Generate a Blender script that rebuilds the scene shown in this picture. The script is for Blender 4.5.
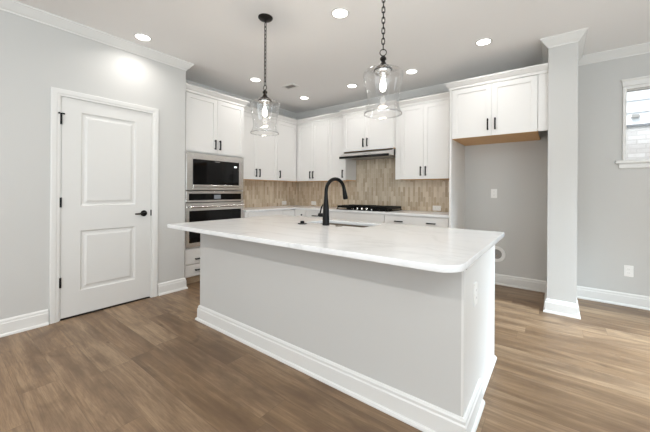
import bpy, bmesh, math, random
from mathutils import Vector, Matrix
PI = math.pi
sc = bpy.context.scene
for o in list(bpy.data.objects): bpy.data.objects.remove(o)
COL = sc.collection

# ---------------------------------------------------------------- camera
CAMP = Vector((3.6088, -0.1699, 1.199)); YAW = 0.63977; PIT = 0.00037; ROL = -0.0067; FPX = 301.03; PPX = 331.5; PPY = 190.76
cam = bpy.data.cameras.new('camera'); cam_o = bpy.data.objects.new('camera', cam); COL.objects.link(cam_o)
r0 = Vector((math.cos(YAW), math.sin(YAW), 0)); f0 = Vector((-math.sin(YAW), math.cos(YAW), 0)); u0 = Vector((0, 0, 1))
f1 = f0*math.cos(PIT)+u0*math.sin(PIT); u1 = u0*math.cos(PIT)-f0*math.sin(PIT)
r2 = r0*math.cos(ROL)-u1*math.sin(ROL); u2 = u1*math.cos(ROL)+r0*math.sin(ROL)
cam_o.matrix_world = Matrix(((r2.x, u2.x, -f1.x, CAMP.x), (r2.y, u2.y, -f1.y, CAMP.y), (r2.z, u2.z, -f1.z, CAMP.z), (0, 0, 0, 1)))
cam.sensor_width = 36; cam.lens = FPX/650*36; cam.shift_x = (325-PPX)/650; cam.shift_y = (PPY-216)/650; cam.clip_start = .02
sc.camera = cam_o

# ---------------------------------------------------------------- world, daylight, exposure
W = bpy.data.worlds.new('daylight'); sc.world = W; W.use_nodes = True
bg = W.node_tree.nodes['Background']; bg.inputs[0].default_value = (.86, .93, 1, 1); bg.inputs[1].default_value = 3.2
def area(name, loc, rot, sx, sy, power, col):
    l = bpy.data.lights.new(name, 'AREA'); l.shape = 'RECTANGLE'; l.size = sx; l.size_y = sy; l.energy = power; l.color = col
    o = bpy.data.objects.new(name, l); o.location = loc; o.rotation_euler = rot; COL.objects.link(o); return o
area('daylight_rear_windows', (2.6, -4.9, 1.45), (PI/2+1.05, 0, 0), 5.2, 2.1, 100, (.83, .94, 1))
area('added_side_daylight', (5.95, -1.6, 1.4), (PI/2+1.25, 0, PI/2), 4.0, 2.1, 390, (.80, .93, 1))     # added unseen lamp and opening, tilted up to brighten the ceiling       # rear lamp: in the window openings of the rear wall
side = area('daylight_side_door', (5.92, 2.9, 1.15), (PI/2-.66, 0, PI/2), 1.0, 2.0, 86, (.72, .88, 1)); side.data.spread = math.radians(70)
sun = bpy.data.lights.new('sun', 'SUN'); sun.energy = 4.6; sun.angle = .01; sun_o = bpy.data.objects.new('sun', sun); sun_o.rotation_euler = (math.radians(42), 0, math.radians(-12)); COL.objects.link(sun_o)     # in the patio opening of the right wall
CAN_POWER = 4.8; LIVING_CAN_POWER = 40; CAN_COL = (1, .97, .94)
vs = sc.view_settings; vs.view_transform = 'Standard'; vs.look = 'None'; vs.gamma = 1; vs.use_curve_mapping = False; vs.exposure = -0.78
sc.cycles.max_bounces = 10; sc.cycles.diffuse_bounces = 6; sc.cycles.transparent_max_bounces = 16
sc.cycles.caustics_reflective = False; sc.cycles.caustics_refractive = False; sc.cycles.sample_clamp_indirect = 6

# ---------------------------------------------------------------- materials
def srgb(r, g, b):
    f = lambda c: (c/255/12.92 if c/255 <= .04045 else ((c/255+.055)/1.055)**2.4)
    return (f(r), f(g), f(b), 1)
def mat(name, col, rough=.5, metal=0, spec=.5, bump=0, bscale=200, emit=None, estr=0):
    m = bpy.data.materials.new(name); m.use_nodes = True; nt = m.node_tree; b = nt.nodes['Principled BSDF']
    b.inputs['Base Color'].default_value = col; b.inputs['Roughness'].default_value = rough; b.inputs['Metallic'].default_value = metal
    b.inputs['Specular IOR Level'].default_value = spec
    if emit: b.inputs['Emission Color'].default_value = emit; b.inputs['Emission Strength'].default_value = estr
    if bump:
        n = nt.nodes.new('ShaderNodeTexNoise'); n.inputs['Scale'].default_value = bscale; n.inputs['Detail'].default_value = 3
        tc = nt.nodes.new('ShaderNodeTexCoord'); nt.links.new(tc.outputs['Object'], n.inputs['Vector'])
        bp = nt.nodes.new('ShaderNodeBump'); bp.inputs['Strength'].default_value = bump; bp.inputs['Distance'].default_value = .002
        nt.links.new(n.outputs[0], bp.inputs['Height']); nt.links.new(bp.outputs[0], b.inputs['Normal'])
    return m
class N:      # tiny node-graph helper
    def __init__(s, m): s.nt = m.node_tree; s.b = s.nt.nodes['Principled BSDF']
    def new(s, t, **kw):
        n = s.nt.nodes.new(t)
        for k, v in kw.items(): setattr(n, k, v)
        return n
    def set(s, inp, v):
        if hasattr(v, 'links') or isinstance(v, bpy.types.NodeSocket): s.nt.links.new(v, inp)
        else: inp.default_value = v
    def math(s, op, a, b=0.0):
        n = s.new('ShaderNodeMath', operation=op); s.set(n.inputs[0], a); s.set(n.inputs[1], b); return n.outputs[0]
    def comb(s, x, y, z=0.0):
        n = s.new('ShaderNodeCombineXYZ'); s.set(n.inputs[0], x); s.set(n.inputs[1], y); s.set(n.inputs[2], z); return n.outputs[0]
    def xyz(s):
        tc = s.new('ShaderNodeTexCoord'); sp = s.new('ShaderNodeSeparateXYZ'); s.nt.links.new(tc.outputs['Object'], sp.inputs[0]); return sp.outputs
    def noise(s, vec, scale, detail=4, rough=.6, dist=0):
        n = s.new('ShaderNodeTexNoise'); s.set(n.inputs['Vector'], vec); n.inputs['Scale'].default_value = scale
        n.inputs['Detail'].default_value = detail; n.inputs['Roughness'].default_value = rough; n.inputs['Distortion'].default_value = dist; return n.outputs[0]
    def white(s, vec):
        n = s.new('ShaderNodeTexWhiteNoise', noise_dimensions='3D'); s.set(n.inputs['Vector'], vec); return n.outputs['Value']
    def ramp(s, fac, stops, interp='LINEAR'):
        n = s.new('ShaderNodeValToRGB'); s.set(n.inputs[0], fac); cr = n.color_ramp; cr.interpolation = interp
        while len(cr.elements) < len(stops): cr.elements.new(.5)
        for e, (p, c) in zip(cr.elements, stops): e.position = p; e.color = c
        return n.outputs[0]
    def mix(s, fac, a, b, blend='MIX'):
        n = s.new('ShaderNodeMix', data_type='RGBA', blend_type=blend); s.set(n.inputs[0], fac); s.set(n.inputs[6], a); s.set(n.inputs[7], b); return n.outputs[2]
    def bump(s, h, strength, dist=.002):
        n = s.new('ShaderNodeBump'); n.inputs['Strength'].default_value = strength; n.inputs['Distance'].default_value = dist
        s.set(n.inputs['Height'], h); s.nt.links.new(n.outputs[0], s.b.inputs['Normal'])

M = {}
M['wall'] = mat('wall_paint', srgb(203, 202, 199), .75, spec=.2, bump=.05, bscale=300)
M['ceil'] = mat('ceiling_paint', srgb(244, 243, 242), .85, spec=.1, bump=.05, bscale=250)
M['trim'] = mat('trim_paint', srgb(226, 225, 222), .4)
M['cab'] = mat('cabinet_paint', srgb(228, 226, 223), .4)
M['door'] = mat('door_paint', srgb(222, 221, 218), .4)
M['black'] = mat('black_metal', srgb(7, 7, 7), .42, spec=.2)
M['bronze'] = mat('dark_bronze', srgb(38, 34, 32), .4, metal=.6)
M['glassblack'] = mat('black_glass', srgb(6, 6, 7), .06, spec=.3)
M['darkgap'] = mat('dark_gap', srgb(25, 22, 20), .8)
M['plate'] = mat('outlet_plastic', srgb(240, 239, 236), .35)
M['plategrey'] = mat('outlet_slot', srgb(150, 148, 145), .5)
M['ventgrey'] = mat('vent_louver', srgb(158, 155, 151), .6)
M['led'] = mat('lamp_diffuser', (1, 1, 1, 1), .5, emit=(1, .96, .9, 1), estr=12)
M['bulb'] = mat('bulb_glow', (1, 1, 1, 1), .3, emit=(1, .95, .86, 1), estr=9)
M['lcd'] = mat('lit_display', srgb(60, 60, 62), .3, emit=(.7, .75, .8, 1), estr=.35)
M['lcdw'] = mat('clock_digits', (1, 1, 1, 1), .3, emit=(.95, .97, 1, 1), estr=1.2)
M['siding'] = mat('lap_siding', srgb(240, 242, 244), .6)
M['soffit'] = mat('ledge', srgb(95, 95, 98), .7)
M['soil'] = mat('ground', srgb(120, 118, 108), .9)

def steel():
    m = mat('brushed_steel', srgb(222, 219, 215), .26, metal=1); g = N(m); x, y, z = g.xyz()
    v = g.noise(g.comb(g.math('MULTIPLY', x, 3.0), g.math('MULTIPLY', y, 3.0), g.math('MULTIPLY', z, 400.0)), 1, 2)
    g.set(g.b.inputs['Roughness'], g.math('ADD', g.math('MULTIPLY', v, .10), .18)); g.bump(v, .008); return m
M['steel'] = steel()
M['sinksteel'] = mat('sink_steel', srgb(118, 108, 96), .38, metal=.9)

def floor_mat():
    m = mat('oak_planks', srgb(150, 122, 95), .42, spec=.4); g = N(m); x, y, z = g.xyz()
    PW, PL = .182, 1.22
    v = g.math('DIVIDE', g.math('ADD', y, 20.05), PW); row = g.math('FLOOR', v)
    off = g.math('MULTIPLY', g.white(g.comb(row, 3.7, 0)), PL)
    u = g.math('DIVIDE', g.math('ADD', g.math('ADD', x, 30.0), off), PL); cidx = g.math('FLOOR', u)
    pid = g.white(g.comb(row, cidx, 1.3)); pid2 = g.white(g.comb(cidx, row, 8.1))
    fu = g.math('FRACT', u); fv = g.math('FRACT', v)
    eu = g.math('MULTIPLY', g.math('MINIMUM', fu, g.math('SUBTRACT', 1.0, fu)), PL)
    ev = g.math('MULTIPLY', g.math('MINIMUM', fv, g.math('SUBTRACT', 1.0, fv)), PW)
    edge = g.math('LESS_THAN', g.math('MINIMUM', eu, ev), .0014)
    sx = g.math('ADD', x, g.math('MULTIPLY', pid2, 37.0)); sy = g.math('ADD', y, g.math('MULTIPLY', pid, 53.0)); K = lambda a, b, c=0.0: g.comb(g.math('MULTIPLY', sx, a), g.math('MULTIPLY', sy, b), c)
    broad = g.noise(K(1.7, 5.0), 1.0, 4, .55, .9)
    streak = g.noise(K(.9, 13.0, 2.0), 1.6, 5, .6, .9)
    fine = g.noise(K(5.0, 95.0, 5.0), 1.4, 4, .7, .2)
    knot = g.noise(K(2.6, 6.5, 9.0), 1.5, 2, .5, .4)
    base = g.ramp(pid, [(0, srgb(126, 101, 76)), (.35, srgb(141, 115, 88)), (.7, srgb(149, 123, 96)), (1, srgb(160, 135, 107))])
    c = g.mix(g.ramp(broad, [(.34, (1, 1, 1, 1)), (.56, (0, 0, 0, 1))]), base, g.mix(.58, base, srgb(84, 64, 48)))
    c = g.mix(g.math('MULTIPLY', g.ramp(streak, [(.40, (1, 1, 1, 1)), (.56, (0, 0, 0, 1))]), .38), c, srgb(92, 71, 52))
    c = g.mix(g.math('MULTIPLY', g.ramp(streak, [(.55, (0, 0, 0, 1)), (.72, (1, 1, 1, 1))]), .28), c, srgb(188, 163, 132))
    c = g.mix(g.math('MULTIPLY', g.ramp(fine, [(.38, (1, 1, 1, 1)), (.56, (0, 0, 0, 1))]), .38), c, srgb(98, 76, 57))
    c = g.mix(g.math('MULTIPLY', g.ramp(knot, [(.68, (0, 0, 0, 1)), (.78, (1, 1, 1, 1))]), .6), c, srgb(78, 58, 44))
    c = g.mix(g.math('MULTIPLY', edge, .35), c, srgb(70, 54, 42))
    g.set(g.b.inputs['Base Color'], c)
    g.set(g.b.inputs['Roughness'], g.math('ADD', .33, g.math('MULTIPLY', fine, .15)))
    g.bump(g.math('SUBTRACT', g.math('MULTIPLY', fine, .3), edge), .25, .001); return m
M['floor'] = floor_mat()

def quartz():
    m = mat('white_quartz', srgb(238, 237, 235), .16, spec=.5); g = N(m); x, y, z = g.xyz()
    v = g.comb(g.math('ADD', g.math('MULTIPLY', x, .8), g.math('MULTIPLY', y, .55)), g.math('SUBTRACT', g.math('MULTIPLY', y, 1.7), g.math('MULTIPLY', x, .35)), z)
    n = g.noise(v, 1.35, 5, .55, 1.1)
    ridge = g.math('ABSOLUTE', g.math('SUBTRACT', n, .5))
    vein = g.ramp(ridge, [(0, (1, 1, 1, 1)), (.012, (.5, .5, .5, 1)), (.05, (0, 0, 0, 1))])
    cloud = g.noise(v, 2.2, 3)
    k = g.math('MULTIPLY', vein, g.math('MULTIPLY', cloud, .34))
    g.set(g.b.inputs['Base Color'], g.mix(k, srgb(234, 234, 234), srgb(165, 165, 166))); return m
M['quartz'] = quartz()

def wood(name, a, b, sc_=(1, 1, 1)):
    m = mat(name, a, .55); g = N(m); x, y, z = g.xyz()
    n = g.noise(g.comb(g.math('MULTIPLY', x, 2.0), g.math('MULTIPLY', y, 28.0), g.math('MULTIPLY', z, 28.0)), 1.5, 4, .6, .5)
    g.set(g.b.inputs['Base Color'], g.mix(n, a, b)); return m
M['wood'] = wood('bare_plywood', srgb(226, 184, 132), srgb(202, 156, 104))
M['toe'] = wood('toe_wood', srgb(198, 176, 150), srgb(170, 146, 118))

def picket_tile():      # elongated vertical picket tiles, staggered by half a tile, grout lines along the pointed edges
    m = mat('picket_tile', srgb(170, 152, 132), .25); g = N(m); x, y, z = g.xyz()
    TW, TH = .04, .15
    a = g.math('ADD', x, y)     # runs along either wall
    u = g.math('DIVIDE', g.math('ADD', a, 10.0), TW); colu = g.math('FLOOR', u); fu = g.math('FRACT', u)
    odd = g.math('MODULO', colu, 2.0)
    tip = g.math('MULTIPLY', g.math('ABSOLUTE', g.math('SUBTRACT', fu, .5)), .03)      # the pointed ends
    v = g.math('DIVIDE', g.math('ADD', g.math('ADD', z, g.math('MULTIPLY', odd, TH/2)), g.math('MULTIPLY', tip, 1.0)), TH)
    rowi = g.math('FLOOR', v); fv = g.math('FRACT', v)
    pid = g.white(g.comb(colu, rowi, 2.0))
    eu = g.math('MULTIPLY', g.math('MINIMUM', fu, g.math('SUBTRACT', 1.0, fu)), TW); ev = g.math('MULTIPLY', g.math('MINIMUM', fv, g.math('SUBTRACT', 1.0, fv)), TH)
    grout = g.math('LESS_THAN', g.math('MINIMUM', eu, ev), .0016)
    n = g.noise(g.comb(g.math('MULTIPLY', a, 30.0), g.math('MULTIPLY', z, 6.0), pid), 1, 3)
    c = g.ramp(pid, [(0, srgb(180, 162, 138)), (.35, srgb(195, 178, 155)), (.7, srgb(207, 193, 171)), (1, srgb(225, 213, 194))])
    c = g.mix(g.math('MULTIPLY', n, .35), c, srgb(168, 149, 122)); c = g.mix(g.math('MULTIPLY', grout, .6), c, srgb(220, 208, 192))
    g.set(g.b.inputs['Base Color'], c); g.set(g.b.inputs['Roughness'], g.math('ADD', .2, g.math('MULTIPLY', grout, .5)))
    g.bump(g.math('SUBTRACT', g.math('MULTIPLY', pid, .4), grout), .35, .002); return m
M['tile'] = picket_tile()

def brick_mat():
    m = mat('whitewashed_brick', srgb(220, 218, 216), .8); g = N(m); x, y, z = g.xyz()
    b = g.new('ShaderNodeTexBrick'); g.set(b.inputs['Vector'], g.comb(x, z, 0.0))
    b.inputs['Scale'].default_value = 1; b.inputs['Brick Width'].default_value = .2; b.inputs['Row Height'].default_value = .068; b.inputs['Mortar Size'].default_value = .008
    b.inputs['Color1'].default_value = srgb(214, 210, 207); b.inputs['Color2'].default_value = srgb(188, 182, 178); b.inputs['Mortar'].default_value = srgb(186, 180, 176)
    n = g.noise(g.comb(x, z, 0.0), 14, 4)
    g.set(g.b.inputs['Base Color'], g.mix(g.math('MULTIPLY', g.ramp(n, [(.5, (0, 0, 0, 1)), (.7, (1, 1, 1, 1))]), .45), b.outputs[0], srgb(178, 168, 162))); g.bump(b.outputs[1], -.5, .005); return m
M['brick'] = brick_mat()

def thin_glass(name, tint=(1, 1, 1, 1), lo=.04, hi=.75):
    m = bpy.data.materials.new(name); m.use_nodes = True; nt = m.node_tree; nt.nodes.clear()
    o = nt.nodes.new('ShaderNodeOutputMaterial'); mx = nt.nodes.new('ShaderNodeMixShader'); t = nt.nodes.new('ShaderNodeBsdfTransparent'); gl = nt.nodes.new('ShaderNodeBsdfGlossy')
    gl.inputs['Roughness'].default_value = .03; t.inputs[0].default_value = tint
    lw = nt.nodes.new('ShaderNodeLayerWeight'); lw.inputs[0].default_value = .25
    mr = nt.nodes.new('ShaderNodeMapRange'); mr.inputs[3].default_value = lo; mr.inputs[4].default_value = hi
    nt.links.new(lw.outputs['Facing'], mr.inputs[0]); nt.links.new(mr.outputs[0], mx.inputs[0])
    nt.links.new(t.outputs[0], mx.inputs[1]); nt.links.new(gl.outputs[0], mx.inputs[2]); nt.links.new(mx.outputs[0], o.inputs[0]); return m
M['shade'] = thin_glass('clear_glass', (.995, .995, .995, 1), .012, .45)
M['pane'] = thin_glass('window_glass', (.97, .98, .98, 1), .03, .6)

# ---------------------------------------------------------------- mesh helpers
class MB:
    def __init__(s): s.bm = bmesh.new()
    def verts(s, pts): return [s.bm.verts.new(p) for p in pts]
    def box(s, lo, hi, bev=0):
        x0, y0, z0 = lo; x1, y1, z1 = hi
        if x0 > x1: x0, x1 = x1, x0
        if y0 > y1: y0, y1 = y1, y0
        if z0 > z1: z0, z1 = z1, z0
        v = s.verts([(x0, y0, z0), (x1, y0, z0), (x1, y1, z0), (x0, y1, z0), (x0, y0, z1), (x1, y0, z1), (x1, y1, z1), (x0, y1, z1)])
        fs = [s.bm.faces.new([v[i] for i in q]) for q in ((3, 2, 1, 0), (4, 5, 6, 7), (0, 1, 5, 4), (1, 2, 6, 5), (2, 3, 7, 6), (3, 0, 4, 7))]
        if bev:
            es = list({e for f in fs for e in f.edges}); bmesh.ops.bevel(s.bm, geom=es, offset=bev, segments=2, profile=.5, affect='EDGES')
        return s
    def loops(s, rings, cap0=True, cap1=True, closed=True):       # skin a list of vertex rings
        R = [s.verts(r) for r in rings]; n = len(R[0])
        for a, b in zip(R, R[1:]):
            for i in range(n if closed else n-1):
                j = (i+1) % n; s.bm.faces.new((a[i], a[j], b[j], b[i]))
        if cap0: s.bm.faces.new(R[0][::-1])
        if cap1: s.bm.faces.new(R[-1])
        return s
    def lathe(s, prof, c=(0, 0, 0), n=32, axis='z', cap=True):    # prof = [(radius, height)]
        rings = []
        for r, h in prof:
            ring = []
            for k in range(n):
                a = 2*PI*k/n; p = (r*math.cos(a), r*math.sin(a), h)
                if axis == 'x': p = (h, p[0], p[1])
                elif axis == 'y': p = (p[0], h, p[1])
                ring.append((p[0]+c[0], p[1]+c[1], p[2]+c[2]))
            rings.append(ring)
        return s.loops(rings, cap, cap)
    def tube(s, pts, rad, n=10, closed=False):
        pts = [Vector(p) for p in pts]; m = len(pts); rads = rad if isinstance(rad, (list, tuple)) else [rad]*m
        rings = []; up = None
        for i, p in enumerate(pts):
            t = (pts[(i+1) % m]-pts[i-1]) if closed else (pts[min(i+1, m-1)]-pts[max(i-1, 0)]); t.normalize()
            if up is None:
                up = Vector((0, 0, 1)) if abs(t.z) < .9 else Vector((1, 0, 0))
            up = (up-t*up.dot(t)).normalized(); w = t.cross(up)
            rings.append([p+up*rads[i]*math.cos(2*PI*k/n)+w*rads[i]*math.sin(2*PI*k/n) for k in range(n)])
        if closed: rings.append(rings[0]); 
        return s.loops(rings, not closed, not closed)
    def sweep(s, path, prof):      # profile (offset to the right of travel, z) along a mitred plan path
        P = [Vector(p) for p in path]; m = len(P); rings = []
        for i in range(m):
            d0 = (P[i]-P[i-1]).normalized() if i else None; d1 = (P[i+1]-P[i]).normalized() if i < m-1 else None
            n0 = Vector((d0.y, -d0.x)) if d0 else None; n1 = Vector((d1.y, -d1.x)) if d1 else None
            if n0 is None: nn = n1
            elif n1 is None: nn = n0
            else:
                nn = (n0+n1).normalized(); nn = nn/max(.2, nn.dot(n0))
            rings.append([(P[i].x+nn.x*o, P[i].y+nn.y*o, z) for o, z in prof])
        return s.loops(rings)
    def build(s, name, m, parent=None, smooth=None, loc=None):
        bm = s.bm; bmesh.ops.remove_doubles(bm, verts=bm.verts, dist=1e-6); bmesh.ops.recalc_face_normals(bm, faces=bm.faces)
        off = Vector(loc) if loc is not None else (Vector(parent['_o']) if parent is not None and '_o' in parent else Vector((0, 0, 0)))
        if loc is not None and parent is not None: off = Vector(parent['_o'])
        if off.length: bmesh.ops.translate(bm, verts=bm.verts, vec=-off)
        me = bpy.data.meshes.new(name); bm.to_mesh(me); bm.free(); me.materials.append(m)
        if smooth:
            for p in me.polygons: p.use_smooth = True
            me.set_sharp_from_angle(angle=math.radians(smooth))
        o = bpy.data.objects.new(name, me); COL.objects.link(o)
        if parent is not None: o.parent = parent; o['_o'] = tuple(off)
        elif loc is not None: o.location = loc; o['_o'] = tuple(loc)
        return o
def tag(o, label, cat, group=None, kind=None):
    o['label'] = label; o['category'] = cat
    if group: o['group'] = group
    if kind: o['kind'] = kind
    return o
def thing(name, label, cat, loc, group=None, kind=None):
    o = bpy.data.objects.new(name, None); COL.objects.link(o); o.location = loc; o['_o'] = tuple(loc); o.empty_display_size = .1
    return tag(o, label, cat, group, kind)
def dup(root, loc, label, rz=None):
    def cp(o, par):
        c = o.copy(); COL.objects.link(c); c.parent = par
        for ch in o.children: cp(ch, c)
        return c
    r = cp(root, None); r.location = loc; r['label'] = label
    if rz is not None: r.rotation_euler = rz
    return r
def struct(o, label, cat): return tag(o, label, cat, kind='structure')

# orientation frames: (u along wall to the viewer's right, d out of the wall, z)
def FL(x0): return lambda u, d, z: (x0+d, u, z)
def FB(y0): return lambda u, d, z: (u, y0-d, z)
def FI(y0): return lambda u, d, z: (u, y0+d, z)
def fbox(mb, F, u0, u1, d0, d1, z0, z1, bev=0): return mb.box(F(u0, d0, z0), F(u1, d1, z1), bev)
def framed(mb, F, u0, u1, z0, z1, d0, d1, holes, steps):
    """slab from depth d0 to face d1 with recessed panels; holes = [(u0,u1,z0,z1)] stacked vertically; steps = [(inset, depth offset)]"""
    fbox(mb, F, u0, u1, d0, d1-.012, z0, z1)
    def ring(a, b): return mb.loops([[F(*p) for p in a], [F(*p) for p in b]], False, False)
    R = lambda a0, a1, b0, b1, d: [(a0, d, b0), (a1, d, b0), (a1, d, b1), (a0, d, b1)]
    ring(R(u0, u1, z0, z1, d1-.012), R(u0, u1, z0, z1, d1))
    f = lambda a0, a1, b0, b1, d: mb.bm.faces.new(mb.verts([F(*p) for p in R(a0, a1, b0, b1, d)]))
    hu0, hu1 = holes[0][0], holes[0][1]
    f(u0, hu0, z0, z1, d1); f(hu1, u1, z0, z1, d1)
    zs = [z0]+[q for h in holes for q in (h[2], h[3])]+[z1]
    for k in range(0, len(zs), 2): f(hu0, hu1, zs[k], zs[k+1], d1)
    for h in holes:
        prev = R(h[0], h[1], h[2], h[3], d1)
        for ins, dd in steps:
            cur = R(h[0]+ins, h[1]-ins, h[2]+ins, h[3]-ins, d1+dd); ring(prev, cur); prev = cur
        mb.bm.faces.new(mb.verts([F(*p) for p in prev]))
    return mb
ST = .057
def shaker(F, u0, u1, z0, z1, parent, d=.02, st=ST):
    g = .0015; mb = framed(MB(), F, u0+g, u1-g, z0+g, z1-g, .001, d, [(u0+st, u1-st, z0+st, z1-st)], [(.002, -.009)])
    return mb.build('door', M['cab'], parent)
def slab(F, u0, u1, z0, z1, parent, d=.02):
    g = .0015; return fbox(MB(), F, u0+g, u1-g, .001, d, z0+g, z1-g, .0015).build('drawer', M['cab'], parent)
def pull(F, u, z, parent, vertical=True, L=.13, d=.02, out=.032, r=.007):
    mb = MB(); h = L/2
    if vertical:
        fbox(mb, F, u-r, u+r, d+out-2*r, d+out, z-h, z+h, .002)
        for s in (-1, 1): fbox(mb, F, u-r*.9, u+r*.9, d, d+out-r, z+s*(h-.012)-r, z+s*(h-.012)+r)
    else:
        fbox(mb, F, u-h, u+h, d+out-2*r, d+out, z-r, z+r, .002)
        for s in (-1, 1): fbox(mb, F, u+s*(h-.012)-r, u+s*(h-.012)+r, d, d+out-r, z-r*.9, z+r*.9)
    o = mb.build('handle', M['black'], parent); o['label'] = 'black bar pull'; return o
CABCROWN = lambda z: [(0, z), (.006, z), (.008, z+.028), (.016, z+.032), (.03, z+.048), (.046, z+.066), (.05, z+.07), (.05, z+.082), (-.012, z+.082), (-.012, z)]

# ---------------------------------------------------------------- room shell
H = 2.7335; XL = -.59; YB = 4.27; YE = 1.700; ZC = .909; XR = 6.0; YR = -5.0; XH = -1.8
struct(MB().box((XH-.1, YR-.1, -.1), (XR+.1, YB+.14, 0)).build('floor', M['floor']), 'light brown oak plank floor running across the whole kitchen', 'floor')
struct(MB().box((XH-.1, YR-.1, H), (XR+.1, YB+.14, H+.1)).build('ceiling', M['ceil']), 'white painted flat ceiling over the kitchen', 'ceiling')
D0, D1, DZ = .5378, 1.3369, 2.0625      # door opening
b = MB(); b.box((-.115, .176, 0), (0, D0, H)).box((-.115, D1, 0), (0, YE, H)).box((-.115, D0, DZ), (0, D1, H))
b.box((XL-.1, YE-.115, 0), (-.115, YE, H)); b.box((-.115, YR, 2.645), (0, .176, H))
struct(b.build('wall_left', M['wall']), 'pale grey painted wall holding the white panel door', 'wall')
b = MB(); b.box((XH-.1, YR, 0), (XH, YE, H)).box((XH, .06, 0), (-.115, .175, H)).box((XH, YE-.115, 0), (XL-.1, YE, H))
struct(b.build('wall_hall', M['wall']), 'pale grey wall at the far left edge of the picture', 'wall')
struct(MB().box((XL-.1, YE, 0), (XL, YB+.14, H)).build('wall_oven_side', M['wall']), 'wall behind the oven cabinet and left upper cabinets', 'wall')
WX0, WX1, WZ0, WZ1 = 4.208, 5.06, 1.545, 2.30
b = MB(); b.box((XL, YB, 0), (WX0, YB+.14, H)).box((WX1, YB, 0), (XR+.1, YB+.14, H)).box((WX0, YB, 0), (WX1, YB+.14, WZ0)).box((WX0, YB, WZ1), (WX1, YB+.14, H))
struct(b.build('wall_back', M['wall']), 'pale grey back wall with the refrigerator alcove and small window', 'wall')
PX0, PX1, PY = 3.545, 3.777, 3.552
struct(MB().box((PX0, PY, 0), (PX1, YB, H)).build('wall_pillar', M['wall']), 'narrow full height wall end standing right of the refrigerator alcove', 'wall')
b = MB(); b.box((XR, YR, 0), (XR+.1, -3.6, H)).box((XR, .4, 0), (XR+.1, 2.35, H)).box((XR, -3.6, 2.5), (XR+.1, .4, H)).box((XR, -3.6, 0), (XR+.1, .4, .35)).box((XR, 3.45, 0), (XR+.1, YB, H)).box((XR, 2.35, 2.2), (XR+.1, 3.45, H))  # the long window opening is added for the upward side daylight
struct(b.build('wall_right', M['wall']), 'wall beyond the right edge with a patio opening and a window opening added for light', 'wall')
b = MB(); b.box((XH, YR-.1, 0), (-.1, YR, H)).box((5.3, YR-.1, 0), (XR, YR, H)).box((-.1, YR-.1, 2.55), (5.3, YR, H)).box((-.1, YR-.1, 0), (5.3, YR, .35))
struct(b.build('wall_rear', M['wall']), 'wall with wide windows behind the viewer', 'wall')

zc = H-.0887
crown = [(0, zc), (.008, zc), (.01, zc+.012), (.02, zc+.02), (.04, zc+.045), (.056, zc+.066), (.06, zc+.072), (.067, zc+.074), (.067, H), (0, H)]
path = [(0, YR), (0, YE), (XL, YE), (XL, YB), (PX0, YB), (PX0, PY), (PX1, PY), (PX1, YB), (XR, YB)]
struct(MB().sweep(path, crown).build('trim_1', M['trim']), 'white crown moulding along the top of the walls', 'moulding')
base = [(0, 0), (.03, 0), (.03, .008), (.026, .018), (.018, .022), (.017, .1), (.012, .108), (.012, .122), (.005, .133), (0, .135)]
C0, C1 = .478, 1.392
b = MB().sweep([(0, .176), (0, C0-.001)], base); b.sweep([(0, C1+.001), (0, YE), (-.03, YE)], base)
struct(b.build('baseboard_left', M['trim']), 'white baseboard along the door wall', 'baseboard')
b = MB().sweep([(2.61, YB), (PX0, YB), (PX0, PY), (PX1, PY), (PX1, YB), (XR, YB)], base)
struct(b.build('baseboard_back', M['trim']), 'white baseboard round the alcove, wall end and right wall', 'baseboard')

# picket tile backsplash on both kitchen walls
b = MB().box((XL, 2.6, ZC), (XL+.009, YB, 1.40)).box((XL+.009, YB-.009, ZC), (2.57, YB, 1.40)).box((.84, YB-.009, 1.40), (1.715, YB, 1.86))
struct(b.build('trim_2', M['tile']), 'beige picket tile backsplash above the back counters', 'backsplash')

struct(MB().box((-1, YR-3.2, 2.75), (9, YR-.1, 2.83)).build('sun_block_roof', M['trim']), 'unseen roof slab added over the rear windows to block the sun', 'roof')  # added out of view to stop the sun entering the rear windows
# ---------------------------------------------------------------- panel door
dr = thing('door_1', 'white two panel interior door with black lever handle', 'door', (0, D0, 0), kind='structure')
S0, S1, SZ0, SZ1 = .5578, 1.3169, .016, 2.045
F = FL(-.036)
mb = framed(MB(), F, S0+.002, S1-.002, SZ0, SZ1-.002, 0, .034, [(.700, 1.166, .238, .806), (.700, 1.166, 1.041, 1.925)], [(.012, -.011), (.03, -.011), (.05, -.003)])
mb.build('door_slab', M['door'], dr)
mb = MB().box((-.1, D0, 0), (-.001, S0, SZ1)).box((-.1, S1, 0), (-.001, D1, SZ1)).box((-.1, D0, SZ1), (-.001, D1, DZ))
mb.box((-.1, S0, 0), (-.04, S0+.012, SZ1)).box((-.1, S1-.012, 0), (-.04, S1, SZ1)).box((-.1, S0+.012, SZ1-.012), (-.04, S1-.012, SZ1))
mb.build('door_frame', M['trim'], dr)
cz = 2.107; ci = .006
cas = [(0, 0), (.012, 0), (.012, .02), (.016, .03), (.018, .058), (.018, .07), (0, .07)]
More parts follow.
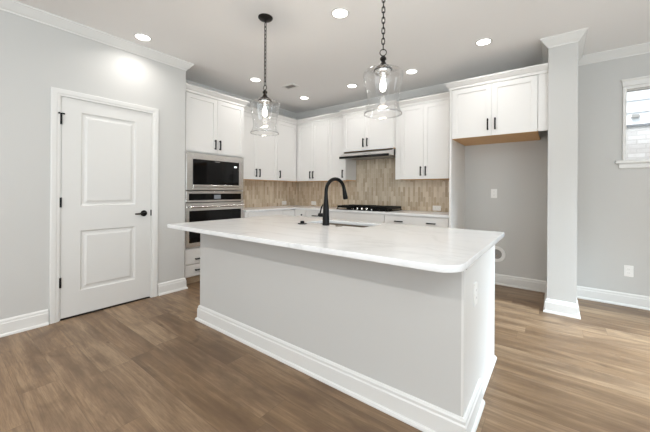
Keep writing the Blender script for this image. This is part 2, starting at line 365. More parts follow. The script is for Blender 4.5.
# mitred casing: three boards with a stepped face
def casing(mb, F, a0, a1, zt, w, z0=0, bottom=False):
    st = [(0, .0), (0, .012), (w*.25, .013), (w*.4, .017), (w*.9, .019), (w, .017), (w, 0)]     # (from the inner edge outward, thickness)
    rings = []
    for (su, z, top) in ((-1, z0, 0), (-1, None, 1), (1, None, 1), (1, z0, 0)):
        ring = []
        for o, t in st:
            u = (a0-o) if su < 0 else (a1+o); zz = (zt+o) if top else z
            ring.append(F(u, t, zz))
        rings.append(ring)
    return mb.loops(rings)
casing(MB(), FL(0), C0+.068, C1-.068, cz-.068+.006, .062).build('door_casing', M['trim'], dr)
mb = MB().box((-.034, S0, .0005), (.004, S1, .0035)); mb.build('door_gap_shade', M['darkgap'], dr)  # dark strip standing in for the shade in the gap under the door
for z in (1.834, 1.077, .345):
    mb = MB().lathe([(.008, z-.045), (.008, z+.045)], (.008, S0-.003, 0), 10); mb.box((-.001, S0-.012, z-.045), (.004, S0+.006, z+.045))
    if z > 1.5: mb.box((.006, S0-.02, z+.046), (.014, S0+.022, z+.058)); mb.lathe([(.007, .0), (.007, .014)], (.012, S0-.02, z+.052), 10, 'x')
    o = mb.build('hinge', M['black'], dr); o['label'] = 'black door hinge'
hz, hy = .941, 1.245
mb = MB().lathe([(.03, 0), (.033, .004), (.033, .008), (.028, .012), (.012, .013), (.011, .045)], (-.002, hy, hz), 20, 'x')
mb.tube([(.04, hy+.008, hz), (.046, hy-.01, hz), (.048, hy-.05, hz-.001), (.046, hy-.1, hz-.002)], [.010, .011, .009, .007], 10)
o = mb.build('door_handle', M['black'], dr, 40); o['label'] = 'black lever handle'
o = MB().box((-.003, S1-.004, hz-.03), (.0025, S1+.010, hz+.035), .001).build('strike_plate', M['black'], dr); o['label'] = 'black strike plate'

# ---------------------------------------------------------------- window and the house outside
wn = thing('window_1', 'small white framed window high on the right wall', 'window', (WX0, YB, WZ0), kind='structure')
F = FB(YB)
mbw = casing(MB(), F, WX0+.002, WX1-.002, WZ1-.002, .03, WZ0-.012); fbox(mbw, F, WX0-.032, WX1+.032, 0, .02, WZ1+.030, WZ1+.085, .002); fbox(mbw, F, WX0-.04, WX1+.04, 0, .03, WZ1+.085, WZ1+.105, .004); mbw.build('window_casing', M['trim'], wn)
mb = MB(); mb.box((WX0-.085, YB-.045, WZ0-.032), (WX1+.085, YB+.06, WZ0-.002), .004); mb.box((WX0-.055, YB-.018, WZ0-.085), (WX1+.055, YB, WZ0-.032), .003); mb.build('window_sill', M['trim'], wn)
mb = MB(); wy0, wy1 = YB+.03, YB+.075; t = .008
mb.box((WX0, wy0, WZ0), (WX0+t, wy1, WZ1)).box((WX1-t, wy0, WZ0), (WX1, wy1, WZ1)).box((WX0+t, wy0, WZ0), (WX1-t, wy1, WZ0+t)).box((WX0+t, wy0, WZ1-t), (WX1-t, wy1, WZ1)); mb.build('window_frame', M['trim'], wn)
MB().box((WX0+t, YB+.05, WZ0+t), (WX1-t, YB+.054, WZ1-t)).build('pane', M['pane'], wn)
HY = 6.3
nh = thing('neighbouring_house', 'white house with brick below lap siding, seen through the window', 'house', (5.2, HY, -.3))
MB().box((-1, HY, -.3), (13, HY+.2, 2.215)).build('brick_wall', M['brick'], nh)
MB().box((-1, HY-.03, 2.215), (13, HY+.2, 2.245)).build('brick_ledge', M['soffit'], nh)
mb = MB(); z = 2.245
while z < 4.6:
    mb.loops([[(-1, HY, z), (-1, HY-.032, z), (-1, HY-.006, z+.185), (-1, HY+.1, z+.185), (-1, HY+.1, z)], [(13, HY, z), (13, HY-.032, z), (13, HY-.006, z+.185), (13, HY+.1, z+.185), (13, HY+.1, z)]]); z += .185
mb.build('lap_siding', M['siding'], nh)
mb = MB().box((4.535, HY-.09, 2.345), (4.625, HY-.02, 2.365)).box((4.543, HY-.075, 2.365), (4.617, HY-.02, 2.39)); o = mb.build('vent_hood', M['ventgrey'], nh); o['label'] = 'small grey vent hood on the siding'
struct(MB().box((-1, YB+.14, -.4), (13, HY, -.3)).build('ground_outside', M['soil']), 'ground between the two houses outside the window', 'ground')

# ---------------------------------------------------------------- oven cabinet
XF = -.08; F = FL(XF); T0, T1 = 1.736, 2.602; ZT = 2.42
oc = thing('oven_cabinet', 'tall white cabinet housing the microwave and wall oven', 'cabinet', (XF, T0, 0))
XB = XL+.002
mb = MB(); mb.box((XB, T0, .1), (XF, T0+.018, ZT)).box((XB, T1-.018, .1), (XF, T1, ZT)).box((XB, T0+.018, .1), (XL+.012, T1-.018, ZT)).box((XL+.012, T0+.018, ZT-.018), (XF, T1-.018, ZT)).box((XL+.012, T0+.018, 1.675), (XF, T1-.018, 1.693)).box((XL+.012, T0+.018, .455), (XF, T1-.018, .47)).box((XL+.012, T0+.018, .1), (XF, T1-.018, .118))
mb.box((XB, YE+.001, .1), (XF, T0, ZT)); mb.build('carcass', M['cab'], oc)
tm = (T0+T1)/2
for a, c_, hu in ((T0, tm, tm-.035), (tm, T1, tm+.035)):
    dd = shaker(F, a, c_, 1.69, ZT-.004, oc); pull(F, hu, 1.69+.115, dd)
for a, c_, hz_ in ((.262, .455, .325), (.112, .258, .185)):
    dd = slab(F, T0, T1, a, c_, oc); pull(F, T0+.19, hz_, dd, False); pull(F, T1-.19, hz_, dd, False)
MB().box((XB, T0, 0), (XF-.06, T1, .1)).build('toe_kick', M['toe'], oc)['label'] = 'bare brown wood toe kick'
MB().sweep([(XF+.02, YE+.001), (XF+.02, T1), (-.205, T1)], CABCROWN(ZT)).build('crown_molding', M['cab'], oc)

mw = thing('microwave', 'stainless built in microwave with black glass front', 'microwave', (XF, T0, 1.2))
FM = FL(XF+.001); m0, m1, mz0, mz1 = T0+.008, T1-.008, 1.197, 1.668; w0, w1, wz0, wz1 = T0+.092, T1-.085, 1.235, 1.592
mb = MB(); fbox(mb, FM, m0, w0, 0, .024, mz0, mz1, .002); fbox(mb, FM, w1, m1, 0, .024, mz0, mz1, .002); fbox(mb, FM, w0, w1, 0, .024, wz1, mz1, .002); fbox(mb, FM, w0, w1, 0, .024, mz0, wz0, .002)
mb.build('trim_frame', M['steel'], mw)
pd = w1-.115
mb = MB(); fbox(mb, FM, w0+.002, pd-.001, 0, .026, wz0+.035, wz1-.002, .002); mb.build('door', M['glassblack'], mw)
mb = MB(); fbox(mb, FM, pd+.001, w1-.002, 0, .026, wz0+.035, wz1-.002, .002); cpn = mb.build('control_panel', M['glassblack'], mw)
fbox(MB(), FM, pd+.03, pd+.075, .026, .0268, 1.515, 1.537).build('display', M['lcdw'], cpn)
mb = MB(); fbox(mb, FM, w0+.002, w1-.002, 0, .03, wz0+.002, wz0+.032, .003); mb.build('handle_strip', M['steel'], mw)
fbox(MB(), FM, (w0+w1)/2-.04, (w0+w1)/2+.035, .026, .0266, 1.572, 1.581).build('badge', M['plategrey'], mw)
MB().box((XL+.03, T0+.03, 1.22), (XF, T1-.03, 1.64)).build('cavity', M['darkgap'], mw)

ov = thing('wall_oven', 'stainless wall oven with black window below the microwave', 'oven', (XF, T0, .48))
o0, o1 = T0+.008, T1-.008
mb = MB(); fbox(mb, FM, o0, o1, 0, .022, 1.042, 1.185, .002); cpo = mb.build('control_panel', M['steel'], ov)
fbox(MB(), FM, o0+.035, o1-.04, .022, .024, 1.068, 1.152, .001).build('control_glass', M['glassblack'], cpo)
fbox(MB(), FM, tm-.045, tm+.055, .024, .0246, 1.082, 1.135).build('display', M['lcd'], cpo)
mb = framed(MB(), FM, o0, o1, .478, 1.034, 0, .028, [(o0+.038, o1-.042, .53, .936)], [(.001, -.002)]); dro = mb.build('door', M['steel'], ov)
fbox(MB(), FM, o0+.040, o1-.044, .0262, .028, .532, .934).build('window', M['glassblack'], dro)
mb = MB(); mb.tube([FM(o0+.03, .07, .985), FM(o1-.03, .07, .985)], .014, 14)
for u in (o0+.055, o1-.055): fbox(mb, FM, u-.012, u+.012, .028, .066, .977, .993, .002)
mb.build('handle', M['steel'], dro, 40)
MB().box((XL+.03, T0+.03, .49), (XF, T1-.03, 1.17)).build('cavity', M['darkgap'], ov)

# ---------------------------------------------------------------- upper cabinets
ZU = 1.372
def upper(name, label, F, depth, u0, u1, doors, z0=ZU, z1=ZT, hz=None, crown_path=None, under='wood', filler=None):
    c = thing(name, label, 'cabinet', F((u0+u1)/2, 0, z0))
    depth -= .002; u0 += .0005; u1 -= .0005
    mb = MB(); fbox(mb, F, u0, u1, -depth, 0, z0+.012, z1); mb.build('carcass', M['cab'], c)
    fbox(MB(), F, u0, u1, -depth, 0, z0, z0+.012).build('bottom_panel', M['wood'], c)['label'] = 'bare wood underside'
    for a, e, hu in doors:
        d = shaker(F, a, e, z0, z1-.004, c); pull(F, hu, (hz or z0+.11), d)
    if filler: fbox(MB(), F, filler[0], filler[1], .001, .019, z0, z1).build('filler_strip', M['cab'], c)
    if crown_path: MB().sweep(crown_path, CABCROWN(z1)).build('crown_molding', M['cab'], c)
    return c
xu = -.28; FU = FL(xu); yu = 3.96; FV = FB(yu)     # carcass fronts; doors stand 2 cm proud
upper('upper_cabinet', 'white two door upper cabinet next to the microwave', FU, xu-XL-.0, T1+.002, 3.458, [(T1+.05, 3.02, 2.985), (3.02, 3.456, 3.055)], filler=(T1+.002, T1+.049))
upper('upper_cabinet', 'white single door upper cabinet on the oven wall, beside the inside corner', FU, xu-XL, 3.46, yu-.022, [(3.46, 3.93, 3.503)])
upper('upper_cabinet', 'white two door upper cabinet right of the inside corner', FV, YB-yu, XL+.001, .474, [(-.248, .113, .078), (.113, .472, .148)])
upper('upper_cabinet', 'white narrow single door upper cabinet left of the range hood', FV, YB-yu, .476, .834, [(.476, .834, .783)])
tag(MB().sweep([(xu+.02, T1+.053), (xu+.02, yu-.02), (.783, yu-.02)], CABCROWN(ZT)).build('cabinet_crown_molding', M['cab']), 'white crown moulding along the upper cabinets around the inside corner', 'moulding')
FH = FB(3.885)
upper('hood_cabinet', 'short white two door cabinet above the range hood', FH, YB-3.885, .836, 1.714, [(.838, 1.253, 1.218), (1.253, 1.712, 1.288)], z0=1.828, hz=1.828+.12, crown_path=[(.836, 3.95), (.836, 3.865), (1.714, 3.865), (1.714, 3.935)])
upper('upper_cabinet', 'white two door upper cabinet right of the range hood', FV, YB-yu, 1.717, 2.572, [(1.797, 2.136, 2.101), (2.136, 2.478, 2.171)], filler=(1.7175, 1.796), crown_path=[(1.767, yu-.0205), (2.525, yu-.0205)])
# refrigerator surround
yg = 3.62; FG = FB(yg)
fc = upper('refrigerator_cabinet', 'deep white two door cabinet above the empty refrigerator alcove', FG, YB-yg, 2.601, 3.458, [(2.603, 3.03, 2.993), (3.03, 3.456, 3.067)], z0=1.833, hz=1.833+.125, crown_path=[(2.577, yu-.021), (2.577, yg-.02), (3.543, yg-.02)])
fbox(MB(), FG, 3.459, 3.543, 0, .012, 1.833, ZT).build('filler_strip', M['cab'], fc)
tag(MB().box((2.577, yg-.02, 0), (2.6, YB-.002, 1.832), .001).build('refrigerator_side_panel', M['cab']), 'tall white side panel between back counter and refrigerator alcove', 'panel')
MB().box((2.577, yg-.02, 1.833), (2.6, YB-.002, ZT)).build('side_panel', M['cab'], fc)

# ---------------------------------------------------------------- range hood
rh = thing('range_hood', 'slim stainless range hood with black front strip under short cabinet', 'range hood', (1.27, 3.9, 1.72))
h0, h1, hy0 = .846, 1.704, 3.745
mb = MB(); prof = [(hy0, 1.746), (hy0+.015, 1.752), (3.865, 1.812), (3.9, 1.826), (YB-.012, 1.826), (YB-.012, 1.73), (hy0+.012, 1.728), (hy0, 1.742)]
mb.loops([[(h0, y, z) for y, z in prof], [(h1, y, z) for y, z in prof]]); mb.build('canopy', M['steel'], rh)
MB().box((h0, hy0-.004, 1.706), (h1-.002, hy0+.012, 1.742), .002).build('front_strip', M['glassblack'], rh)['label'] = 'black front strip'
mb = MB().box((h0+.05, hy0+.05, 1.722), (1.27, YB-.06, 1.73)).box((1.28, hy0+.05, 1.722), (h1-.05, YB-.06, 1.73)); mb.build('filter', M['ventgrey'], rh)

# ---------------------------------------------------------------- base cabinets and perimeter counter
YF = 3.655; FK = FB(YF); FKL = FL(-.03)
def base_cab(label, F, depth, u0, u1): 
    c = thing('base_cabinet', label, 'cabinet', F((u0+u1)/2, 0, 0))
    depth -= .002
    fbox(MB(), F, u0, u1, -depth, 0, .1, ZC-.031).build('carcass', M['cab'], c); fbox(MB(), F, u0, u1, -depth, -.06, 0, .1).build('toe_kick', M['toe'], c); return c
c = base_cab('white base cabinet between oven cabinet and corner, under the left counter', FKL, -.03-XL, T1+.002, 3.354)
dd = slab(FKL, T1+.05, 3.352, .72, ZC-.04, c); pull(FKL, 2.98, .79, dd, False)
d_ = shaker(FKL, T1+.05, 2.98, .104, .715, c); d_ = shaker(FKL, 2.98, 3.352, .104, .715, c)
c = base_cab('white corner base cabinet with small black knob', FK, YB-YF, XL+.001, .228)
slab(FK, -.005, .226, .72, ZC-.04, c); d_ = shaker(FK, -.005, .226, .104, .715, c)
fbox(MB(), FKL, 3.356, YF-.022, -.5, .018, .104, ZC-.04).build('corner_filler', M['cab'], c)
MB().lathe([(.006, YF-.02), (.006, YF-.03), (.014, YF-.036), (.014, YF-.044), (.008, YF-.048)], (.16, 0, .79), 16, 'y').build('knob', M['black'], c, 40)['label'] = 'small black knob'
c = base_cab('white base cabinet left of the cooktop drawers', FK, YB-YF, .23, .69)
dd = slab(FK, .232, .688, .72, ZC-.04, c); pull(FK, .46, .79, dd, False); d_ = shaker(FK, .232, .688, .104, .715, c)
c = base_cab('white base cabinet with plain front panel under the gas cooktop', FK, YB-YF, .692, 1.698)
slab(FK, .694, 1.696, .72, ZC-.04, c); d_ = shaker(FK, .694, 1.195, .104, .715, c); d_ = shaker(FK, 1.195, 1.696, .104, .715, c)
c = base_cab('white base cabinet with two black pulls, right of the cooktop', FK, YB-YF, 1.70, 2.575)
for a, e in ((.72, ZC-.04), (.42, .715), (.104, .415)):
    dd = slab(FK, 1.702, 2.56, a, e, c); pull(FK, 1.915, (a+e)/2, dd, False, .118); pull(FK, 2.352, (a+e)/2, dd, False, .118)
ctr = MB(); ctr.box((XL+.01, T1+.001, ZC-.03), (0, YF-.035, ZC), .002); ctr.box((XL+.01, YF-.035, ZC-.03), (2.575, YB-.01, ZC), .002)
tag(ctr.build('perimeter_countertop', M['quartz']), 'white quartz countertop along the oven wall and back wall', 'countertop')

# ---------------------------------------------------------------- cooktop
ck = thing('gas_cooktop', 'black gas cooktop with five silver knobs on the back counter', 'cooktop', (1.3, 3.95, ZC))
k0, k1, ky0, ky1 = .835, 1.725, 3.68, 4.19
MB().box((k0, ky0, ZC+.0005), (k1, ky1, ZC+.012), .004).build('cooktop_tray', M['glassblack'], ck)
gw = (k1-k0-.03)/3
for i in range(3):
    a = k0+.01+i*(gw+.005); e = a+gw; y0 = ky0+.02 if i != 1 else ky0+.085; y1 = ky1-.02; zt = ZC+.062; mb = MB(); t = .011
    for y in (y0, y1-t): mb.box((a, y, zt-.034), (e, y+t, zt), .001)
    for x in (a, e-t): mb.box((x, y0+t, zt-.034), (x+t, y1-t, zt), .001)
    mx, my = (a+e)/2, (y0+y1)/2
    mb.box((mx-t/2, y0+t, zt-.014), (mx+t/2, y1-t, zt+.002)); mb.box((a+t, my-t/2, zt-.014), (e-t, my+t/2, zt+.002))
    for y in (my-.11, my+.11): mb.box((a+t, y-t/2, zt-.014), (e-t, y+t/2, zt+.002))
    for x in (a, e-t):
        for y in (y0, y1-t): mb.box((x, y, ZC+.012), (x+t, y+t, zt-.034))
    mb.build('grate', M['black'], ck)
    for y in ((my-.11, my+.11) if i != 1 else (my,)):
        MB().lathe([(.045, ZC+.012), (.045, ZC+.022), (.032, ZC+.024), (.032, ZC+.032), (.01, ZC+.034)], (mx, y, 0), 20).build('burner', M['black'], ck, 40)
for i in range(5):
    kx = 1.118+i*.082
    o = MB().lathe([(.019, ZC+.012), (.019, ZC+.018), (.014, ZC+.02), (.0125, ZC+.042), (.011, ZC+.044)], (kx, ky0+.045, 0), 18).build('knob', M['steel'], ck, 40); o['label'] = 'silver control knob'

# ---------------------------------------------------------------- island
IX0, IX1, IY0, IY1, IZ = .937, 3.312, 1.052, 2.36, .905
BX0, BX1, BY0, BY1 = .972, 3.266, 1.3434, 2.30; KY = 1.72; SX0, SX1, SY0, SY1 = 1.745, 2.366, 1.93, 2.258
isl = thing('kitchen_island', 'large kitchen island with pale grey front and white end', 'kitchen island', ((BX0+BX1)/2, (BY0+BY1)/2, 0))
MB().box((BX0, BY0, 0), (BX1-.012, BY0+.115, IZ-.031)).build('knee_wall', M['wall'], isl)['label'] = 'pale grey painted front of the island'
MB().box((BX1-.012, BY0, 0), (BX1, KY, IZ-.031)).build('end_board', M['trim'], isl)
mb = MB(); ya = BY0+.115; xb = BX1-.018
mb.box((BX0, ya, .1), (BX0+.018, BY1-.02, IZ-.031)).box((xb-.018, KY-.02, .1), (xb, BY1-.02, IZ-.031)).box((BX0+.018, ya, .1), (xb-.018, ya+.012, IZ-.031)).box((BX0+.018, ya+.012, .1), (xb-.018, BY1-.02, .118)).box((BX0, ya, 0), (xb, BY1-.1, .1)).box((xb-.10, ya, .1), (BX1-.012, KY-.02, IZ-.031))
for x in (1.42, 1.70, 2.41): mb.box((x, ya+.012, .118), (x+.018, BY1-.02, IZ-.031))
mb.build('carcass', M['cab'], isl)
MB().box((xb, KY, .0), (xb+.012, BY1-.02, IZ-.031)).build('end_panel', M['cab'], isl)
FI_ = FI(BY1-.02); xs = [BX0, 1.429, 1.709, 2.064, 2.419, xb]
for i in range(5):
    d_ = shaker(FI_, xs[i], xs[i+1], .104, IZ-.045, isl); pull(FI_, xs[i+1]-.04, .74, d_)
MB().sweep([(BX0, BY1-.12), (BX0, BY0), (BX1, BY0), (BX1, KY)], base).build('baseboard', M['trim'], isl)
MB().sweep([(xb+.012, KY+.031), (xb+.012, BY1-.02)], [(0, 0), (.016, 0), (.016, .01), (.008, .02), (0, .022)]).build('shoe_molding', M['trim'], isl)
MB().box((BX1, BY0+.004, IZ-.075), (BX1+.012, KY-.03, IZ-.032), .003).build('support_trim', M['trim'], isl)
# countertop with a sink cut-out (flat curve filled, then made a mesh)
def rounded(x0, y0, x1, y1, rs, seg=8):
    pts = []
    for (cx, cy, a0, r) in ((x0, y0, PI, rs[0]), (x1, y0, 1.5*PI, rs[1]), (x1, y1, 0, rs[2]), (x0, y1, .5*PI, rs[3])):
        ox = cx+(r if cx == x0 else -r); oy = cy+(r if cy == y0 else -r)
        for k in range(seg+1):
            a = a0+.5*PI*k/seg; pts.append((ox+r*math.cos(a), oy+r*math.sin(a)))
    return pts
cu = bpy.data.curves.new('top', 'CURVE'); cu.dimensions = '2D'; cu.fill_mode = 'BOTH'; cu.extrude = .0125; cu.bevel_depth = .0025; cu.bevel_resolution = 2
for pts in (rounded(IX0+.0025, IY0+.0025, IX1-.0025, IY1-.0025, (.03, .10, .02, .02)), rounded(SX0-.0025, SY0-.0025, SX1+.0025, SY1+.0025, (.02,)*4)):
    s = cu.splines.new('POLY'); s.points.add(len(pts)-1); s.use_cyclic_u = True
    for p, q in zip(s.points, pts): p.co = (q[0], q[1], 0, 1)
tmp = bpy.data.objects.new('tmp', cu); COL.objects.link(tmp); bpy.context.view_layer.update()
me = bpy.data.meshes.new_from_object(tmp.evaluated_get(bpy.context.evaluated_depsgraph_get())); bpy.data.objects.remove(tmp); bpy.data.curves.remove(cu)
me.materials.clear(); me.materials.append(M['quartz'])
ct = bpy.data.objects.new('island_countertop', me); ct.location = (0, 0, IZ-.015); COL.objects.link(ct)
tag(ct, 'white veined quartz countertop with rounded corner on the island', 'countertop')
sk = thing('kitchen_sink', 'undermounted stainless sink in the island countertop', 'sink', ((SX0+SX1)/2, (SY0+SY1)/2, .7))
mb = MB(); zt = IZ-.031; zb = .69
R = lambda e, z: [(x, y, z) for x, y in rounded(SX0-e, SY0-e, SX1+e, SY1+e, (.03,)*4, 5)]
mb.loops([R(.014, zt), R(.003, zt), R(-.001, zt-.01), R(-.006, zb+.03), R(-.03, zb), R(-.03, zb-.006), R(.0, zb+.02), R(.004, zt-.006), R(.014, zt-.006)], False, False)
mb.bm.verts.ensure_lookup_table()
mb.loops([R(-.03, zb), R(-.03, zb-.006)], True, True); mb.build('basin', M['sinksteel'], sk, 30)
MB().lathe([(.045, zb+.001), (.045, zb+.003), (.03, zb+.001)], ((SX0+SX1)/2, (SY0+SY1)/2, 0), 20).build('drain', M['steel'], sk)

fx, fy = 2.035, 1.868
fa = thing('kitchen_faucet', 'tall black gooseneck faucet at the island sink', 'faucet', (fx, fy, IZ))
MB().lathe([(.031, IZ), (.031, IZ+.006), (.029, IZ+.012), (.029, IZ+.05), (.025, IZ+.15), (.018, IZ+.23), (.0158, IZ+.265)], (fx, fy, 0), 24).build('faucet_body', M['black'], fa, 50)
pts = [(fx, fy, IZ+.26)]; R_ = .112; cz_ = IZ+.287
for k in range(17):
    a = PI-(PI*.96)*k/16; rr = R_+R_*math.cos(a); pts.append((fx+rr*.17, fy+rr*.985, cz_+R_*math.sin(a)))
MB().tube(pts, .0155, 14).build('spout', M['black'], fa, 50)
e = Vector(pts[-1]); dv = (e-Vector(pts[-2])).normalized()
MB().tube([e-dv*.005, e+dv*.01, e+dv*.03, e+dv*.075, e+dv*.082], [.016, .018, .020, .023, .020], 16).build('spray_head', M['black'], fa, 50)
mb = MB().tube([(fx-.02, fy, IZ+.085), (fx-.075, fy, IZ+.085)], [.017, .017], 16); mb.tube([(fx-.066, fy, IZ+.09), (fx-.05, fy, IZ+.15), (fx-.034, fy, IZ+.175)], [.007, .006, .005], 10); mb.build('lever_handle', M['black'], fa, 50)
MB().lathe([(.036, IZ), (.036, IZ+.004), (.033, IZ+.006), (.017, IZ+.007), (.016, IZ+.022), (.014, IZ+.025)], (0, 0, 0), 24)
bt = MB().lathe([(.040, IZ+.0002), (.040, IZ+.004), (.037, IZ+.007), (.019, IZ+.008), (.018, IZ+.024), (.015, IZ+.027)], (1.815, 1.812, 0), 24).build('air_switch_button', M['black'], None, 40, (1.815, 1.812, IZ))
tag(bt, 'small round black push button on the island left of the faucet', 'button')
sc_ = MB().lathe([(.03, IZ+.0002), (.03, IZ+.004), (.012, IZ+.008)], (2.16, 1.885, 0), 20).build('faucet_hole_cover', M['sinksteel'], None, 40, (2.16, 1.885, IZ))
tag(sc_, 'low silver hole cover on the island right of the faucet', 'cover')

# ---------------------------------------------------------------- outlets, local: plate in the xz-plane facing -y
def make_outlet(label, w=.072, h=.117):
    t_ = thing('wall_outlet', label, 'outlet', (0, 0, 0))
    MB().box((-w/2, -.006, -h/2), (w/2, 0, h/2), .002).build('cover_plate', M['plate'], t_)
    for s in (-1, 1):
        rc = MB().box((-.017, -.008, s*.02-.014), (.017, -.005, s*.02+.014), .001).build('receptacle', M['plate'], t_)
        MB().box((-.008, -.0085, s*.02-.004), (-.006, -.0075, s*.02+.006)).box((.006, -.0085, s*.02-.004), (.008, -.0075, s*.02+.006)).build('slot', M['plategrey'], rc)
    return t_
out = make_outlet('white wall outlet on the right wall below the window')
out.location = (4.235, YB, .371)
dup(out, (2.962, YB, 1.179), 'white wall outlet high in the refrigerator alcove')
dup(out, (BX1, 1.58, .655), 'white outlet on the white end of the island', (0, 0, PI/2))
dup(out, (XL+.009, 3.935, .962), 'white outlet lying sideways on tile, oven wall side of corner', (0, PI/2, PI/2))
dup(out, (-.112, YB-.009, .962), 'white outlet lying sideways on back wall tile, near the corner', (0, PI/2, 0))
dup(out, (2.224, YB-.009, .958), 'white outlet lying sideways on tile right of the cooktop', (0, PI/2, 0))
rb = thing('water_supply_box', 'round white wall box ring low in the refrigerator alcove', 'wall box', (2.995, YB, .39))
mb = MB(); cx_, cz2 = 2.995, .39
prof = [(.062, YB-.001), (.062, YB-.010), (.068, YB-.016), (.098, YB-.016), (.104, YB-.010), (.104, YB-.001)]
mb.lathe(prof, (cx_, 0, cz2), 32, 'y', False); mb.build('ring', M['plate'], rb, 40)
MB().lathe([(.062, YB-.002), (.062, YB-.004)], (cx_, 0, cz2), 32, 'y').build('recess_plate', M['plategrey'], rb)
MB().lathe([(.012, YB-.004), (.012, YB-.03)], (cx_+.01, 0, cz2-.01), 12, 'y').build('valve', M['steel'], rb)

# ---------------------------------------------------------------- recessed lights, vent
def make_can(label):
    t_ = thing('recessed_light', label, 'ceiling light', (0, 0, 0), 'recessed ceiling lights')
    MB().lathe([(.078, 0), (.078, -.004), (.072, -.007), (.064, -.006), (.064, 0)], n=32, cap=False).build('trim_ring', M['trim'], t_, 40)
    MB().lathe([(.064, -.001), (.064, -.005)], n=32).build('diffuser', M['led'], t_)
    l = bpy.data.lights.new('downlight', 'AREA'); l.shape = 'DISK'; l.size = .12; l.energy = CAN_POWER; l.color = CAN_COL; l.spread = math.radians(145)
    lo = bpy.data.objects.new('downlight', l); lo.location = (0, 0, -.012); lo.parent = t_; COL.objects.link(lo)
    return t_
cans = [((.27, 1.12), 'recessed ceiling light above the white panel door'), ((2.11, 1.95), 'recessed ceiling light nearest the viewer, between the two pendants'), ((3.012, 3.219), 'recessed ceiling light in front of the refrigerator cabinet'),
        ((.269, 2.538), 'recessed ceiling light in front of the oven cabinet'), ((.276, 3.54), 'recessed ceiling light nearest the inside corner of the kitchen'), ((1.224, 3.52), 'recessed ceiling light in front of the range hood'), ((2.124, 3.522), 'recessed ceiling light just right of the bigger looking pendant')]
c0 = make_can(cans[0][1]); c0.location = (*cans[0][0], H)
for p, l in cans[1:]: dup(c0, (*p, H), l)
for p in ((1.0, -1.7), (2.7, -1.7), (4.4, -1.7), (5.0, 2.4)):  # last one is added out of view to brighten the right floor and ceiling
    q = dup(c0, (*p, H), 'unseen recessed ceiling light, behind the viewer or added at the right for brightness')
    for ch in q.children:
        if ch.type == 'LIGHT': ch.data = ch.data.copy(); ch.data.energy = LIVING_CAN_POWER if p[1] < 0 else 16; ch.data.spread = PI
vt = thing('ceiling_vent', 'small grey louvered vent in the ceiling', 'vent', (.472, 3.016, H))
vx, vy = .472, 3.016; vw, vd = .12, .075
mb = MB().box((vx-vw, vy-vd, H-.006), (vx+vw, vy-vd+.03, H)).box((vx-vw, vy+vd-.03, H-.006), (vx+vw, vy+vd, H)).box((vx-vw, vy-vd+.03, H-.006), (vx-vw+.035, vy+vd-.03, H)).box((vx+vw-.035, vy-vd+.03, H-.006), (vx+vw, vy+vd-.03, H)); mb.build('vent_frame', M['trim'], vt)
mb = MB()
for k in range(6): mb.box((vx-vw+.035, vy-vd+.033+k*.015, H-.005), (vx+vw-.035, vy-vd+.041+k*.015, H-.001))
mb.build('louvers', M['ventgrey'], vt); MB().box((vx-vw+.035, vy-vd+.03, H-.001), (vx+vw-.035, vy+vd-.03, H-.0003)).build('dark_backing', M['darkgap'], vt)

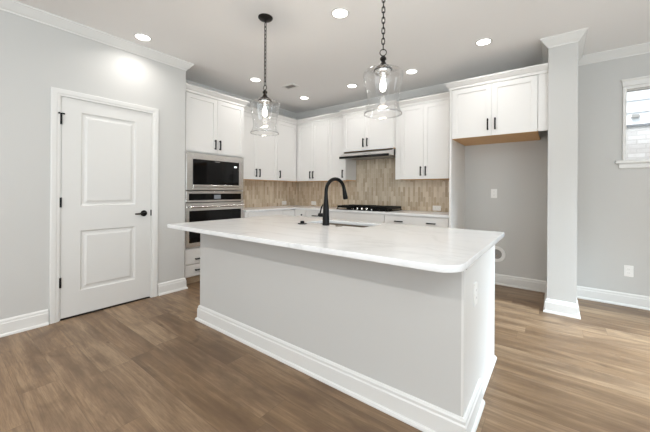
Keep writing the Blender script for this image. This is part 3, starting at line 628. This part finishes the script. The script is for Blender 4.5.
# ---------------------------------------------------------------- pendants (origin on the ceiling)
def make_pendant(label):
    t_ = thing('pendant_light', label, 'pendant light', (0, 0, 0), 'glass pendants over the island')
    MB().lathe([(.064, 0), (.064, -.006), (.055, -.016), (.03, -.022), (.012, -.024), (.008, -.04)], n=28).build('ceiling_canopy', M['bronze'], t_, 40)
    zt = -.738     # top of the glass
    mb = MB(); z = -.045; k = 0
    while z > zt+.15:
        a, hh = .0095, .021; pts = []
        for q in range(12):
            t = 2*PI*q/12; x_ = a*math.cos(t); z_ = (hh-a)*(1 if math.sin(t) > 0.01 else -1 if math.sin(t) < -.01 else 0)+a*math.sin(t)
            pts.append((x_, 0, z-hh+z_) if k % 2 == 0 else (0, x_, z-hh+z_))
        mb.tube(pts, .0034, 6, True); z -= 2*hh-.0075; k += 1
    mb.build('chain', M['bronze'], t_, 60)
    zr = z-.016; mb = MB(); mb.tube([(.021*math.cos(2*PI*q/24), .0, zr-.010+.021*math.sin(2*PI*q/24)) for q in range(24)], .0032, 8, True); mb.build('loop_ring', M['bronze'], t_, 60)
    MB().lathe([(.006, zr-.030), (.012, zr-.036), (.02, zr-.046), (.021, zr-.056), (.013, zr-.064), (.014, zr-.07), (.026, zt+.03), (.045, zt+.021), (.057, zt+.008), (.06, zt-.001), (.055, zt-.003)], n=28).build('cap', M['bronze'], t_, 40)
    MB().lathe([(.054, zt-.0065), (.052, zt-.02), (.024, zt-.022), (.022, zt-.06), (.018, zt-.062)], n=24).build('socket', M['steel'], t_, 40)
    outp = [(.058, zt-.004), (.098, zt-.005), (.119, zt-.011), (.129, zt-.024), (.131, zt-.038), (.128, zt-.062), (.121, zt-.10), (.112, zt-.14), (.106, zt-.18), (.103, zt-.21), (.104, zt-.235), (.111, zt-.26), (.121, zt-.281), (.1235, zt-.288)]
    inp = [(r-.003, z+.0005) for r, z in outp[::-1]]
    MB().lathe(outp+inp, n=48, cap=False).build('glass_shade', M['shade'], t_, 60)
    MB().lathe([(r_-.012, z_+.014) for r_, z_ in ((.1325, zt-.2995), (.1365, zt-.2995), (.1375, zt-.303), (.1365, zt-.3065), (.1325, zt-.3065), (.1315, zt-.303), (.1325, zt-.2995))], n=48, cap=False).build('shade_rim', M['rim'], t_, 60)
    MB().lathe([(.012, zt-.058), (.013, zt-.066), (.019, zt-.088), (.022, zt-.108), (.020, zt-.124), (.012, zt-.138), (.003, zt-.142)], n=20).build('bulb', M['bulb'], t_, 60)
    l = bpy.data.lights.new('bulb_light', 'POINT'); l.energy = 9; l.color = (1, .88, .72); l.shadow_soft_size = .03
    lo = bpy.data.objects.new('bulb_light', l); lo.location = (0, 0, zt-.19); lo.parent = t_; COL.objects.link(lo)
    return t_
M['rim'] = thin_glass('glass_rim', (.9, .9, .9, 1), .08, .5)
pn = make_pendant('clear glass bell pendant over the far end of the island, whole chain in view'); pn.location = (1.536, 1.617, H)
dup(pn, (2.695, 1.617, H), 'clear glass bell pendant over the near end of the island, chain cut off', (0, 0, .5))
for o in bpy.data.objects:
    if '_o' in o: del o['_o']
